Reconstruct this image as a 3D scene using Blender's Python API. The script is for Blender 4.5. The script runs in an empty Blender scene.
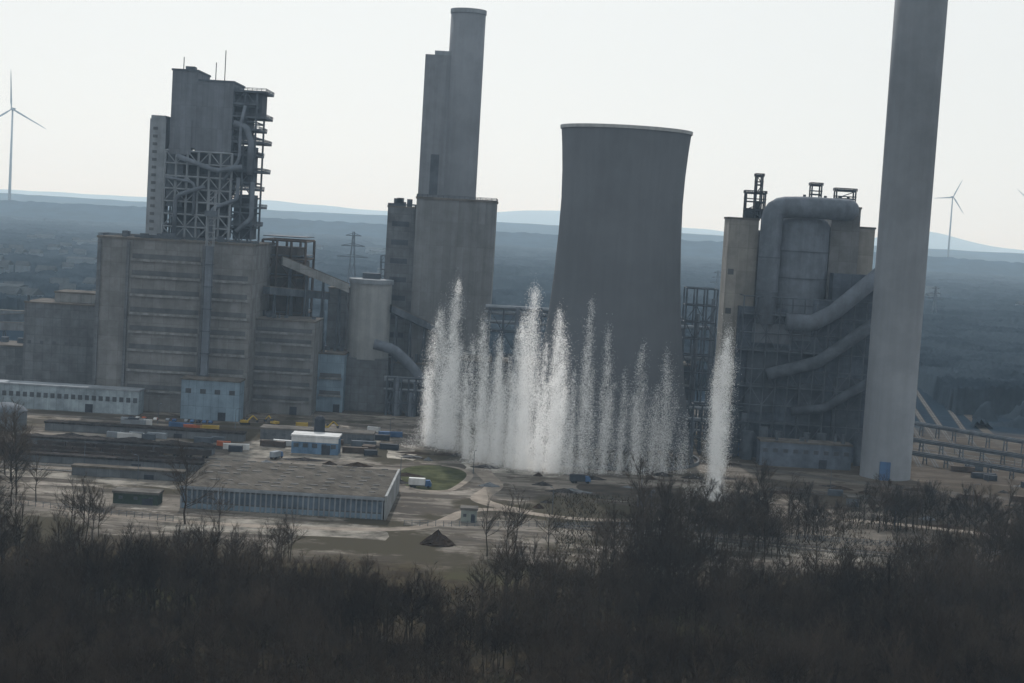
import bpy, math, random
import numpy as np
from mathutils import Vector, Matrix, Euler
R = random.Random(7)
rng = np.random.default_rng(5)
scene = bpy.context.scene
COL = scene.collection

# ------------------------------------------------------------------ materials
def nt(m):
    m.use_nodes = True
    t = m.node_tree; t.nodes.clear(); return t
def L(t, a, ao, b, bi): t.links.new(a.outputs[ao], b.inputs[bi])
def node(t, ty, **kw):
    n = t.nodes.new(ty)
    for k, v in kw.items(): setattr(n, k, v)
    return n
def math_n(t, op, a, b=None, clamp=False):
    n = node(t, 'ShaderNodeMath', operation=op, use_clamp=clamp)
    for i, q in enumerate((a, b)):
        if q is None: continue
        if isinstance(q, (int, float)): n.inputs[i].default_value = q
        else: t.links.new(q, n.inputs[i])
    return n.outputs[0]
def mix_c(t, fac, a, b, bt='MIX'):
    n = node(t, 'ShaderNodeMix', data_type='RGBA', blend_type=bt)
    for i, q in ((0, fac), (6, a), (7, b)):
        if isinstance(q, (int, float)): n.inputs[i].default_value = q
        elif isinstance(q, tuple): n.inputs[i].default_value = (*q[:3], 1)
        else: t.links.new(q, n.inputs[i])
    return n.outputs[2]
def maprange(t, v, a, b, c=0., d=1., smooth=True):
    n = node(t, 'ShaderNodeMapRange')
    if smooth: n.interpolation_type = 'SMOOTHSTEP'
    t.links.new(v, n.inputs[0])
    for i, q in enumerate((a, b, c, d)): n.inputs[i + 1].default_value = q
    return n.outputs[0]
def noise_n(t, vec, scale, detail=4, rough=.6, sc=(1, 1, 1)):
    mp = node(t, 'ShaderNodeMapping'); mp.inputs['Scale'].default_value = sc
    t.links.new(vec, mp.inputs[0])
    n = node(t, 'ShaderNodeTexNoise'); n.inputs['Scale'].default_value = scale
    n.inputs['Detail'].default_value = detail; n.inputs['Roughness'].default_value = rough
    t.links.new(mp.outputs[0], n.inputs[0]); return n.outputs[0]
MATS = {}
def mat(name, col, var=.35, scale=.12, streak=.14, rough=.85, panel=None, dark=.8, metal=0., spec=.12, zf=None):
    if name in MATS: return MATS[name]
    m = bpy.data.materials.new(name); t = nt(m)
    out = node(t, 'ShaderNodeOutputMaterial'); b = node(t, 'ShaderNodeBsdfPrincipled')
    b.inputs['Roughness'].default_value = rough; b.inputs['Metallic'].default_value = metal
    b.inputs['Specular IOR Level'].default_value = spec if streak else min(spec, 0.)
    if rough < .5: b.inputs['Specular IOR Level'].default_value = .5
    L(t, b, 0, out, 0)
    g = node(t, 'ShaderNodeNewGeometry').outputs['Position']
    n1 = noise_n(t, g, scale, 5, .65)
    f1 = maprange(t, n1, .3, .7, 1 - var, 1 + var * .5)
    v = f1
    if streak:
        n2 = noise_n(t, g, .3, 4, .6, (1, 1, .06))
        v = math_n(t, 'MULTIPLY', v, maprange(t, n2, .35, .65, 1 - streak, 1 + streak * .3))
    if zf:      # concrete tone graded by height between two levels
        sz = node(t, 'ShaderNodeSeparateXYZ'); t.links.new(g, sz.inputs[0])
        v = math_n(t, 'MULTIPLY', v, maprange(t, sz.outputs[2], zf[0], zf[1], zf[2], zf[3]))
    if panel:
        sp = node(t, 'ShaderNodeSeparateXYZ'); t.links.new(g, sp.inputs[0])
        h = math_n(t, 'ADD', sp.outputs[0], sp.outputs[1])
        fx = math_n(t, 'FRACT', math_n(t, 'DIVIDE', h, panel[0]))
        fz = math_n(t, 'FRACT', math_n(t, 'DIVIDE', sp.outputs[2], panel[1]))
        lx = math_n(t, 'LESS_THAN', fx, .3 / panel[0]); lz = math_n(t, 'LESS_THAN', fz, .35 / panel[1])
        l = math_n(t, 'MAXIMUM', lx, lz)
        v = math_n(t, 'MULTIPLY', v, math_n(t, 'SUBTRACT', 1., math_n(t, 'MULTIPLY', l, 1 - dark)))
        cx = math_n(t, 'FLOOR', math_n(t, 'DIVIDE', h, panel[0])); cz = math_n(t, 'FLOOR', math_n(t, 'DIVIDE', sp.outputs[2], panel[1]))
        cv = node(t, 'ShaderNodeCombineXYZ'); t.links.new(cx, cv.inputs[0]); t.links.new(cz, cv.inputs[1])
        wn = node(t, 'ShaderNodeTexWhiteNoise'); t.links.new(cv.outputs[0], wn.inputs[0])
        v = math_n(t, 'MULTIPLY', v, maprange(t, wn.outputs[0], 0, 1, .88, 1.07, False))
    cc = node(t, 'ShaderNodeCombineXYZ')
    for i in range(3): t.links.new(v, cc.inputs[i])
    c = mix_c(t, 1., tuple(col), cc.outputs[0], 'MULTIPLY')
    t.links.new(c, b.inputs['Base Color'])
    MATS[name] = m
    return m
CONC = mat('pale_concrete', (.235, .25, .262), panel=(6, 10), var=.25)
CONC2 = mat('dark_concrete', (.12, .134, .152), var=.3, panel=(5, 5))
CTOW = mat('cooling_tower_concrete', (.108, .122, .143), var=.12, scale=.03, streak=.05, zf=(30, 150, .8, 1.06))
CHIM = mat('chimney_concrete', (.165, .185, .215), var=.15, scale=.05, streak=.06)
CHIM2 = mat('graded_chimney_concrete', (.17, .19, .218), var=.15, scale=.05, streak=.06, zf=(20, 220, 1.3, .78))  # paler towards the foot, darker towards the top
CLAD = mat('grey_cladding', (.13, .15, .182), var=.15, panel=(3, 12), dark=.9)
BROWNC = mat('weathered_grey_cladding', (.165, .174, .184), var=.26, streak=.08, panel=(6, 8), dark=.84)
DARKM = mat('dark_steel', (.04, .048, .063), var=.4)
STEEL = mat('grey_steel', (.082, .10, .125), var=.35)
LSTEEL = mat('light_steel', (.21, .24, .275), var=.2)
DUCT = mat('dull_blue_grey_duct', (.125, .15, .187), var=.25)
BROWN = mat('rusty_brown_steel', (.085, .065, .055), var=.4)
GLASS = mat('dark_window_glass', (.045, .055, .07), var=.3, streak=0, rough=.3)
WHITE = mat('dirty_white_paint', (.50, .52, .54), var=.15)
BLUEW = mat('pale_blue_panels', (.18, .255, .33), var=.2, panel=(4, 7))
BLUE = mat('blue_paint', (.06, .12, .24), var=.2)
ROOF = mat('tar_roof', (.12, .115, .11), var=.4, streak=0)
ROOFB = mat('corrugated_fibre_roof', (.105, .097, .088), var=.35, scale=.15, streak=0, panel=(3, 500), dark=.75)
RED = mat('orange_red_paint', (.34, .11, .06), var=.25)
YEL = mat('yellow_paint', (.4, .29, .06), var=.25)
RUBBER = mat('black_rubber', (.02, .02, .02), streak=0)
BARK = mat('bare_bark', (.05, .041, .034), var=.35, scale=.8, streak=0)
TWIG = mat('bare_twigs', (.056, .045, .037), var=.4, scale=.06, streak=0)
TWIG2 = mat('grey_brown_twigs', (.074, .060, .048), var=.4, scale=.06, streak=0)
TWIG3 = mat('dark_twigs', (.038, .033, .029), var=.4, scale=.06, streak=0)
SCRUB = mat('brown_scrub', (.064, .052, .038), var=.6, scale=.05, streak=0)
ASPH = mat('worn_asphalt', (.085, .08, .076), var=.3, streak=0)
DIRTR = mat('pale_dirt_road', (.23, .205, .18), var=.35, streak=0)
GRASS = mat('dull_grass', (.06, .065, .036), var=.5, scale=.1, streak=0)
BALL = mat('track_ballast', (.075, .069, .063), var=.3, streak=0)
EARTH = mat('dark_earth', (.04, .03, .024), var=.4, scale=.5, streak=0)
SCRAP = mat('scrap_dark', (.045, .042, .042), var=.7, scale=.6, streak=0)
HOUSEW = mat('house_plaster', (.13, .16, .19), var=.2, streak=0)
HOUSER = mat('house_roof', (.06, .07, .08), var=.3, streak=0)
TURB = mat('turbine_white', (.22, .25, .29), var=.05, streak=0)
SOOT = mat('sooty_casing', (.06, .073, .093))

# ------------------------------------------------------------------ mesh builder
class MB:
    def __init__(s): s.v = []; s.f = []
    def add(s, vs, fs):
        o = len(s.v); s.v += [tuple(q) for q in vs]; s.f += [tuple(i + o for i in f) for f in fs]; return s
    def box(s, x0, x1, y0, y1, z0, z1):
        return s.add([(x0, y0, z0), (x1, y0, z0), (x1, y1, z0), (x0, y1, z0), (x0, y0, z1), (x1, y0, z1), (x1, y1, z1), (x0, y1, z1)],
                     [(0, 3, 2, 1), (4, 5, 6, 7), (0, 1, 5, 4), (1, 2, 6, 5), (2, 3, 7, 6), (3, 0, 4, 7)])
    def cyl(s, p0, p1, r0, r1=None, n=16, cap=True):
        r1 = r0 if r1 is None else r1
        p0 = Vector(p0); p1 = Vector(p1); d = (p1 - p0).normalized()
        a = d.orthogonal().normalized(); b = d.cross(a)
        vs = []
        for p, r in ((p0, r0), (p1, r1)):
            for i in range(n):
                t = 2 * math.pi * i / n + math.pi / n
                vs.append(p + a * math.cos(t) * r + b * math.sin(t) * r)
        fs = [(i, (i + 1) % n, n + (i + 1) % n, n + i) for i in range(n)]
        if cap: fs += [tuple(range(n - 1, -1, -1)), tuple(range(n, 2 * n))]
        return s.add(vs, fs)
    def beam(s, p0, p1, w): return s.cyl(p0, p1, w * .707, n=4)
    def tube(s, pts, r, n=18, bend=.4, ref=None):
        P = [Vector(p) for p in pts]; Q = [P[0]]
        for a, b, c in zip(P, P[1:], P[2:]):
            q = min((b - a).length, (c - b).length) * bend
            s0 = b + (a - b).normalized() * q; s1 = b + (c - b).normalized() * q
            for i in range(5): u = i / 4; Q.append(s0 * (1 - u) ** 2 + b * 2 * u * (1 - u) + s1 * u * u)
        Q.append(P[-1]); vs = []
        for i, p in enumerate(Q):
            d = (Q[min(i + 1, len(Q) - 1)] - Q[max(i - 1, 0)]).normalized()
            a = d.orthogonal().normalized() if ref is None else (ref - d * ref.dot(d)).normalized()
            ref = a; b = d.cross(a)
            for k in range(n): t = 2 * math.pi * k / n + math.pi / n; vs.append(p + a * math.cos(t) * r + b * math.sin(t) * r)
        m_ = len(Q); fs = [(i * n + k, i * n + (k + 1) % n, (i + 1) * n + (k + 1) % n, (i + 1) * n + k) for i in range(m_ - 1) for k in range(n)]
        fs += [tuple(range(n - 1, -1, -1)), tuple(range((m_ - 1) * n, m_ * n))]
        return s.add(vs, fs)
    def gable(s, x0, x1, y0, y1, z0, z1, ov=.3):
        ym = (y0 + y1) / 2
        return s.add([(x0 - ov, y0 - ov, z0), (x1 + ov, y0 - ov, z0), (x1 + ov, y1 + ov, z0), (x0 - ov, y1 + ov, z0), (x0 - ov, ym, z1), (x1 + ov, ym, z1)],
                     [(0, 1, 5, 4), (2, 3, 4, 5), (0, 4, 3), (1, 2, 5), (0, 3, 2, 1)])
    def lathe(s, prof, n=64, cx=0, cy=0, cap=False):
        vs = [(cx + r * math.cos(2 * math.pi * i / n), cy + r * math.sin(2 * math.pi * i / n), z) for z, r in prof for i in range(n)]
        fs = [(k * n + i, k * n + (i + 1) % n, (k + 1) * n + (i + 1) % n, (k + 1) * n + i) for k in range(len(prof) - 1) for i in range(n)]
        if cap: fs.append(tuple(range((len(prof) - 1) * n, len(prof) * n)))
        return s.add(vs, fs)
    def frame(s, x0, x1, y0, y1, z0, z1, nx, nz, w=.8, diag=True, ny=1):
        xs = [x0 + (x1 - x0) * i / nx for i in range(nx + 1)]
        zs = [z0 + (z1 - z0) * i / nz for i in range(nz + 1)]
        ys = [y0 + (y1 - y0) * i / ny for i in range(ny + 1)]
        for y in ys:
            for x in xs: s.beam((x, y, z0), (x, y, z1), w)
            for z in zs[1:]: s.beam((x0, y, z), (x1, y, z), w * .8)
        for x in (x0, x1):
            for z in zs[1:]: s.beam((x, y0, z), (x, y1, z), w * .8)
        if diag:
            for i in range(nx):
                for k in range(nz):
                    a, b = (xs[i], xs[i + 1]) if (i + k) % 2 else (xs[i + 1], xs[i])
                    if (i * 3 + k) % 3 != 2: s.beam((a, y0, zs[k]), (b, y0, zs[k + 1]), w * .55)
        return s
    def rail(s, x0, x1, y0, y1, z, h=1.2, w=.12, st=3.):
        for (a, b) in (((x0, y0), (x1, y0)), ((x1, y0), (x1, y1)), ((x1, y1), (x0, y1)), ((x0, y1), (x0, y0))):
            for q in (h, h * .5): s.beam((*a, z + q), (*b, z + q), w)
            d = math.dist(a, b); n = max(1, int(d / st))
            for i in range(n):
                x = a[0] + (b[0] - a[0]) * i / n; y = a[1] + (b[1] - a[1]) * i / n
                s.beam((x, y, z), (x, y, z + h), w)
        return s
    def mesh(s, name, m, smooth=False):
        me = bpy.data.meshes.new(name); me.from_pydata(s.v, [], s.f); me.update()
        me.materials.append(m)
        if smooth: me.polygons.foreach_set('use_smooth', [len(p.vertices) <= 4 for p in me.polygons])
        return me
def thing(name, label, cat, loc=(0, 0, 0), group=None, rot=0., kind=None):
    o = bpy.data.objects.new(name, None); o.location = loc; o.rotation_euler = (0, 0, rot)
    o.empty_display_size = 1
    COL.objects.link(o); o['label'] = label; o['category'] = cat
    if group: o['group'] = group
    return o
def part(par, name, mb, m, smooth=False, label=None, loc=(0, 0, 0)):
    o = bpy.data.objects.new(name, mb.mesh(name, m, smooth)); o.parent = par; o.location = loc
    COL.objects.link(o)
    if label: o['label'] = label
    return o
def solo(name, mb, m, label=None, cat=None, kind=None, group=None, loc=(0, 0, 0), smooth=False):
    o = bpy.data.objects.new(name, mb.mesh(name, m, smooth)); o.location = loc; COL.objects.link(o)
    if kind: o['kind'] = kind
    if label: o['label'] = label
    if cat: o['category'] = cat
    if group: o['group'] = group
    return o
def copy_thing(t, loc, rot=None, scale=None):
    c = t.copy(); COL.objects.link(c); c.location = loc
    if rot is not None: c.rotation_euler = (0, 0, rot)
    if scale: c.scale = scale
    def rec(a, b):
        for ch in a.children:
            k = ch.copy(); COL.objects.link(k); k.parent = b; rec(ch, k)
    rec(t, c); return c

# ------------------------------------------------------------------ world, sun, camera
SUN_EL, SUN_AZ = math.radians(38), math.radians(-8)   # azimuth from +Y towards +X
w = bpy.data.worlds.new('World'); scene.world = w; w.use_nodes = True
t = w.node_tree; t.nodes.clear()
wo = node(t, 'ShaderNodeOutputWorld'); bg = node(t, 'ShaderNodeBackground'); sk = node(t, 'ShaderNodeTexSky')
sk.sky_type = 'NISHITA'; sk.sun_disc = False; sk.sun_elevation = SUN_EL; sk.sun_rotation = SUN_AZ
sk.air_density = 1.0; sk.dust_density = 2.2; sk.ozone_density = 3; sk.altitude = 100
hs = node(t, 'ShaderNodeHueSaturation'); hs.inputs['Saturation'].default_value = .35
L(t, sk, 0, hs, 4)
cloud = mix_c(t, .82, hs.outputs[0], (11.8, 12.3, 12.3))     # thin even high cloud veil over the sky
t.links.new(cloud, bg.inputs[0]); bg.inputs[1].default_value = .075; L(t, bg, 0, wo, 0)
sd = bpy.data.lights.new('sun', 'SUN'); sd.energy = 3.4; sd.angle = math.radians(.6); sd.color = (1, .965, .92)
so = bpy.data.objects.new('sun', sd); COL.objects.link(so)
S = Vector((math.sin(SUN_AZ) * math.cos(SUN_EL), math.cos(SUN_AZ) * math.cos(SUN_EL), math.sin(SUN_EL)))
so.rotation_euler = S.to_track_quat('Z', 'Y').to_euler(); so.location = (0, 600, 400)
cd = bpy.data.cameras.new('camera'); cam = bpy.data.objects.new('camera', cd); COL.objects.link(cam)
cd.sensor_width = 36; cd.lens = 1624 / 1024 * 36; cd.clip_end = 60000; cd.clip_start = 1
cam.location = (0, 0, 115)
cam.rotation_euler = (Matrix.Rotation(math.radians(90 - 4.23), 3, 'X') @ Matrix.Rotation(math.radians(3.4), 3, 'Z')).to_euler()
scene.camera = cam
scene.view_settings.view_transform = 'Standard'; scene.view_settings.look = 'None'; scene.view_settings.exposure = 0

# ------------------------------------------------------------------ ground
m = bpy.data.materials.new('ground_soil'); t = nt(m)
out = node(t, 'ShaderNodeOutputMaterial'); b = node(t, 'ShaderNodeBsdfDiffuse')
L(t, b, 0, out, 0)
g = node(t, 'ShaderNodeNewGeometry').outputs['Position']
sp = node(t, 'ShaderNodeSeparateXYZ'); t.links.new(g, sp.inputs[0])
nA = noise_n(t, g, .012, 6, .65); nB = noise_n(t, g, .09, 6, .75); nC = noise_n(t, g, .02, 6, .65, (.45, 2.5, 1)); nD = noise_n(t, g, .05, 6, .8, (.4, 1.6, 1))
yy = math_n(t, 'ADD', sp.outputs[1], math_n(t, 'MULTIPLY', math_n(t, 'SUBTRACT', nA, .5), 160))
plant = mix_c(t, maprange(t, nC, .44, .56), (.165, .152, .137), (.07, .063, .057))
plant = mix_c(t, maprange(t, nD, .53, .62), plant, (.26, .242, .22))  # pale patches paint sunlit yard ground into the soil colour
plant = mix_c(t, maprange(t, nB, .50, .62), plant, (.075, .067, .058))
plant = mix_c(t, maprange(t, nA, .5, .58), plant, (.052, .047, .036))
ea = maprange(t, math_n(t, 'ADD', sp.outputs[0], math_n(t, 'MULTIPLY', math_n(t, 'SUBTRACT', nC, .5), 200)), 60, 200)
plant = mix_c(t, math_n(t, 'MULTIPLY', ea, .72), plant, (.06, .05, .042))
far = mix_c(t, maprange(t, noise_n(t, g, .0022, 4, .6, (1, .5, 1)), .52, .62), (.011, .02, .032), (.028, .043, .058))  # bluish far soil: distance haze mixed into the colour
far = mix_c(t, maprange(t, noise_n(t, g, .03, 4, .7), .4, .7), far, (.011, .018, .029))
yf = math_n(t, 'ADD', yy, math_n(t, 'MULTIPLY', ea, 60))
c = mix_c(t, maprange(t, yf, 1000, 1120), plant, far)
fl = mix_c(t, maprange(t, nB, .4, .65), (.036, .030, .023), (.062, .053, .037))
fl = mix_c(t, maprange(t, nA, .52, .64), fl, (.055, .056, .033))
c = mix_c(t, maprange(t, yy, 560, 515), c, fl)
t.links.new(c, b.inputs['Color'])
gm = MB().add([(-30000, -3000, 0), (30000, -3000, 0), (30000, 45000, 0), (-30000, 45000, 0)], [(0, 1, 2, 3)])
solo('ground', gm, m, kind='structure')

def vnoise(x, seed, sc):
    x = np.asarray(x) / sc; i = np.floor(x).astype(int); f = x - i; f = f * f * (3 - 2 * f)
    h = lambda k: np.modf(np.abs(np.sin(k * 127.1 + seed * 311.7) * 43758.5453))[0]
    return h(i) * (1 - f) + h(i + 1) * f
def vnoise2(x, y, seed, sc):
    x = np.asarray(x, dtype=float) / sc; y = np.asarray(y, dtype=float) / sc; i = np.floor(x); j = np.floor(y); fx = x - i; fy = y - j
    fx = fx * fx * (3 - 2 * fx); fy = fy * fy * (3 - 2 * fy)
    h = lambda a, b: np.modf(np.abs(np.sin(a * 127.1 + b * 269.5 + seed * 311.7) * 43758.5453))[0]
    return (h(i, j) * (1 - fx) + h(i + 1, j) * fx) * (1 - fy) + (h(i, j + 1) * (1 - fx) + h(i + 1, j + 1) * fx) * fy
def hills(Y, depth, fn, m, nx=420):
    xs = np.linspace(-Y * .8, Y * .8, nx); H = fn(xs)
    vs = []; fs = []
    prof = [(0, 0), (.25, .45), (.5, 1), (.75, .6), (1, 0)]
    for k, (q, hh) in enumerate(prof):
        for x, h in zip(xs, H): vs.append((float(x), Y + depth * q, float(h * hh) - (1 if hh == 0 else 0)))
    for k in range(4):
        for i in range(nx - 1): a = k * nx + i; fs.append((a, a + 1, a + nx + 1, a + nx))
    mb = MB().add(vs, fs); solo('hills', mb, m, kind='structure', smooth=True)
hills(13500, 3000, lambda x: 98 + 30 * vnoise(x, 3, 900) + 125 * np.exp(-((x - 450) / 900) ** 2) + 110 * np.exp(-((x - 3750) / 420) ** 2) + 40 * np.exp(-((x + 2300) / 900) ** 2) + 12 * vnoise(x, 5, 250), mat('haze_tinted_distant_hills', (.21, .30, .40), var=.1, scale=.001, streak=0))  # aerial haze painted into the base colour, palest on this farthest ridge
hills(9400, 1500, lambda x: 92 + 14 * vnoise(x, 8, 700) + 4 * vnoise(x, 9, 60), mat('haze_blue_grey_hill_woods', (.020, .042, .072), var=.5, scale=.004, streak=0))  # middle ridge: woods coloured blue-grey to stand in for haze
hills(6400, 700, lambda x: 64 + 18 * vnoise(x, 18, 500) + 6 * vnoise(x, 19, 25), mat('haze_dark_blue_hill_woods', (.012, .026, .046), var=.6, scale=.012, streak=0), 900)  # nearest ridge: haze blue put into the dark wood colour

def canopy():
    ncol, nrow = 900, 400
    ang = np.linspace(-.62, .62, ncol); Y = 1040 * (6500 / 1040) ** (np.linspace(0, 1, nrow))
    A, YY = np.meshgrid(ang, Y); X = A * YY
    X = X + rng.uniform(-.5, .5, X.shape) * YY * .0012; Yj = YY + rng.uniform(-.5, .5, X.shape) * YY * .004
    n = .5 * vnoise2(X, Yj, 1, 420) + .3 * vnoise2(X, Yj, 2, 150) + .2 * vnoise2(X, Yj, 4, 60)
    mask = np.clip((.66 - n) * 14, 0, 1)
    far_e = (X >= 300) & (Yj < 1250); mask = np.where(far_e, np.clip((vnoise2(X, Yj, 41, 18) - .75 + (Yj - 1040) / 150) * 3, 0, 1), mask)
    clear = ((X < -230) & (X > -520) & (Yj < 1480)) | ((X > 215) & (X < 300 + (Yj - 1040) * .12) & (Yj < 1500)) | ((X > -230) & (X <= 215) & (Yj < 1180)) | ((X <= -520) & (Yj < 1120))
    mask = np.where(clear, 0, mask)
    z = mask * (11 + 4.5 * rng.random(X.shape) + 9 * vnoise2(X, Yj, 7, 45)) - 2
    vs = np.stack([X, Yj, z], -1).reshape(-1, 3)
    i = np.arange(nrow - 1)[:, None] * ncol + np.arange(ncol - 1)[None]
    f = np.stack([i, i + 1, i + ncol + 1, i + ncol], -1).reshape(-1, 4)
    me = bpy.data.meshes.new('far_woods'); me.vertices.add(len(vs)); me.vertices.foreach_set('co', vs.ravel())
    me.loops.add(f.size); me.loops.foreach_set('vertex_index', f.ravel().astype(np.int32))
    me.polygons.add(len(f)); me.polygons.foreach_set('loop_start', np.arange(0, f.size, 4, dtype=np.int32))
    me.polygons.foreach_set('loop_total', np.full(len(f), 4, dtype=np.int32)); me.update(calc_edges=True)
    mm = bpy.data.materials.new('haze_tinted_far_twigs'); t = nt(mm); o_ = node(t, 'ShaderNodeOutputMaterial'); d_ = node(t, 'ShaderNodeBsdfDiffuse'); L(t, d_, 0, o_, 0)
    g = node(t, 'ShaderNodeNewGeometry').outputs['Position']
    c = mix_c(t, maprange(t, noise_n(t, g, .01, 6, .75), .38, .62), (.006, .011, .018), (.022, .032, .044))  # twig colours shifted to blue, painting in the hazy distance
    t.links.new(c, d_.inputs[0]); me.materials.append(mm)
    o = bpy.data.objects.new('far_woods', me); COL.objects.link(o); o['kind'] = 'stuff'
    o['label'] = 'dark leafless woods spreading over the far plain'; o['category'] = 'woods'
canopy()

# ------------------------------------------------------------------ roads, tracks, yards
def strip(pts, wd, z):
    vs = []; fs = []
    for i, p in enumerate(pts):
        a = Vector(pts[max(0, i - 1)]); b2 = Vector(pts[min(len(pts) - 1, i + 1)]); d = (b2 - a).normalized(); nrm = Vector((-d.y, d.x))
        q = Vector(p); vs += [(*(q + nrm * wd / 2), z), (*(q - nrm * wd / 2), z)]
    for i in range(len(pts) - 1): fs.append((2 * i + 1, 2 * i + 3, 2 * i + 2, 2 * i))
    return MB().add(vs, fs)
def smoothpts(p, n=8):
    o = []
    for i in range(len(p) - 1):
        a, b2, c2, d2 = [Vector(p[max(0, min(len(p) - 1, k))]) for k in (i - 1, i, i + 1, i + 2)]
        for j in range(n):
            u = j / n
            o.append(tuple(.5 * ((2 * b2) + (c2 - a) * u + (2 * a - 5 * b2 + 4 * c2 - d2) * u * u + (3 * b2 - a - 3 * c2 + d2) * u ** 3)))
    return o + [tuple(p[-1])]
solo('road', strip(smoothpts([(-260, 655), (-150, 585), (-40, 588), (-8, 640), (40, 632), (124, 668), (230, 640), (330, 600)]), 6, .06), DIRTR, kind='structure')
solo('road', strip(smoothpts([(-12, 790), (-10, 740), (-4, 700), (-9, 661), (10, 640)]), 8, .10), DIRTR, kind='structure')
solo('road', strip(smoothpts([(-300, 845), (-180, 838), (-60, 840), (60, 830), (200, 760), (320, 735)]), 9, .06), ASPH, kind='structure')
el = [((-31 + 15 * math.cos(a) * (1 + .12 * math.sin(3 * a))), 712 + 40 * math.sin(a) * (1 + .1 * math.cos(2 * a))) for a in [2 * math.pi * i / 48 for i in range(48)]]
solo('lawn', MB().add([(x, y, .05) for x, y in el], [tuple(range(48))]), GRASS, kind='structure')
solo('path', strip(el[30:48] + el[:12], 3, .12), DIRTR, kind='structure')
def yard(pts, m, z=.04, nm='yard'):
    o = []
    for a, b2 in zip(pts, pts[1:] + pts[:1]):
        for k in range(6):
            u = k / 6; o.append((a[0] + (b2[0] - a[0]) * u + R.uniform(-1.5, 1.5), a[1] + (b2[1] - a[1]) * u + R.uniform(-2, 2), z))
    solo(nm, MB().add(o, [tuple(range(len(o)))]), m, kind='structure')
PALE = mat('sun_tinted_yard_concrete', (.28, .265, .24), var=.75, scale=.07, streak=0)  # pale concrete with sunlight on the open yard put into its colour
PATCH = mat('patchy_yard_concrete', (.19, .18, .163), var=.75, scale=.08, streak=0)
yard([(-18, 738), (26, 732), (32, 770), (18, 800), (-20, 798)], PALE); yard([(-128, 735), (-66, 750), (-62, 820), (-118, 826)], PATCH)
yard([(30, 690), (112, 696), (108, 724), (34, 718)], mat('dark_yard', (.06, .052, .045), streak=0))  # evenly dark patch of yard ground
yard([(-120, 562), (-40, 568), (-44, 594), (-122, 590)], PATCH, z=.03)
yard([(-56, 760), (-42, 760), (-44, 800), (-58, 800)], PALE, z=.05)
yard([(60, 590), (150, 575), (160, 592), (70, 606)], PATCH, z=.03); yard([(-215, 655), (-130, 645), (-128, 664), (-212, 668)], PATCH, z=.03)
def track(pts, rm=LSTEEL):
    solo('railway_track', strip(pts, 3.4, .2), BALL, kind='structure')
    for s_ in (-.75, .75):
        p2 = [(x, y + s_) for x, y in pts] if abs(pts[0][0] - pts[-1][0]) > abs(pts[0][1] - pts[-1][1]) else [(x + s_, y) for x, y in pts]
        solo('railway_rail', strip(p2, .25, .32), rm, kind='structure')
for yv in (672, 684, 704, 716, 728): track([(-300, yv), (-128, yv)])
for xo in (0, 9, 18, 27, 40): track([(216 + xo, 840), (235 + xo, 950), (290 + xo * 1.3, 1300), (370 + xo * 2, 1800)], STEEL)
solo('road', strip([(275, 830), (300, 1000), (330, 1200), (400, 1700)], 6, .1), BALL, kind='structure')
track([(20, 612), (330, 560)], STEEL); track([(20, 618), (330, 566)], STEEL); track([(120, 742), (340, 690)], STEEL); track([(120, 734), (340, 682)], STEEL)
for q in (0, 10, 20, 34): track([(205, 905 + q * 1.6), (345, 800 + q * 1.6)])

# ------------------------------------------------------------------ boiler house
T = thing('boiler_house', 'wide weathered concrete boiler house with banded front and steel tower', 'power station building', (-185, 880, 0))
part(T, 'wall', MB().box(-42, 42, 0, 78, 0, 93), BROWNC)
part(T, 'roof', MB().box(-42.6, 42.6, -.6, 78.6, 93, 94.2), ROOF)
for _ in range(12):
    x = R.uniform(-38, 34); y = R.uniform(2, 16); part(T, 'roof_vent', MB().box(x, x + R.uniform(2, 5), y, y + 3, 94.2, 94.2 + R.uniform(1, 3.5)), STEEL)
part(T, 'railing', MB().rail(-42, 42, 0, 20, 94.2, 1.3, .2), STEEL)
SLOT = mat('louvre_grey', (.095, .106, .12), var=.3)
SILL = mat('sill_concrete', (.20, .213, .226), var=.35, scale=.3)
for k, z in enumerate([12, 23, 34, 44, 54, 64, 74, 83]):
    for x0, x1 in ((-23, 14), (21, 40)):
        if z > 80 and x0 > 0: continue
        part(T, 'window', MB().box(x0, x1, -.3, .2, z, z + 2.6), SLOT)
        part(T, 'sill', MB().box(x0 - .5, x1 + .5, -1.0, .2, z - 1.5, z - .2), SILL)
part(T, 'pilaster', MB().box(-26, -24.5, -1.6, .1, 0, 92), CONC2); part(T, 'pilaster', MB().box(15, 16.5, -1.6, .1, 0, 92), CONC2); part(T, 'pilaster', MB().box(-41.9, -40, -1, .1, 0, 92.5), CONC2)
part(T, 'door', MB().box(24, 32, -.5, .1, 0, 9), DARKM)
part(T, 'tower_wall', MB().box(-11, 3, 25, 60, 145, 187).box(3, 23, 25, 60, 143, 182).box(-11, 1, 24.4, 25, 141, 160), CLAD, label='grey windowless upper tower cladding')
part(T, 'lower_cladding', MB().box(-12, -3, 26, 50, 112, 145), STEEL); part(T, 'lower_cladding', MB().box(15, 22, 27, 50, 120, 143), STEEL); part(T, 'lower_cladding', MB().box(-8, 8, 26, 50, 94, 104), STEEL)
part(T, 'tower_roof', MB().box(-11.5, 3.5, 24.5, 60.5, 187, 188).box(3.5, 23.5, 24.5, 60.5, 182, 183).box(-6, -1, 35, 42, 188, 190.5), STEEL)
part(T, 'tower_frame', MB().frame(-13, 24, 25, 60, 94, 143, 6, 7, .95).frame(-11, 22, 34, 55, 94, 143, 4, 7, .8), LSTEEL)
dk = MB()
for z in (101, 108, 115, 122, 129, 136): dk.box(-13, 24, 25, 60, z - .3, z + .3); dk.rail(-13, 24, 24.8, 60, z + .3, 1.3, .18, 3)
part(T, 'tower_deck', dk, STEEL)
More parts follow.
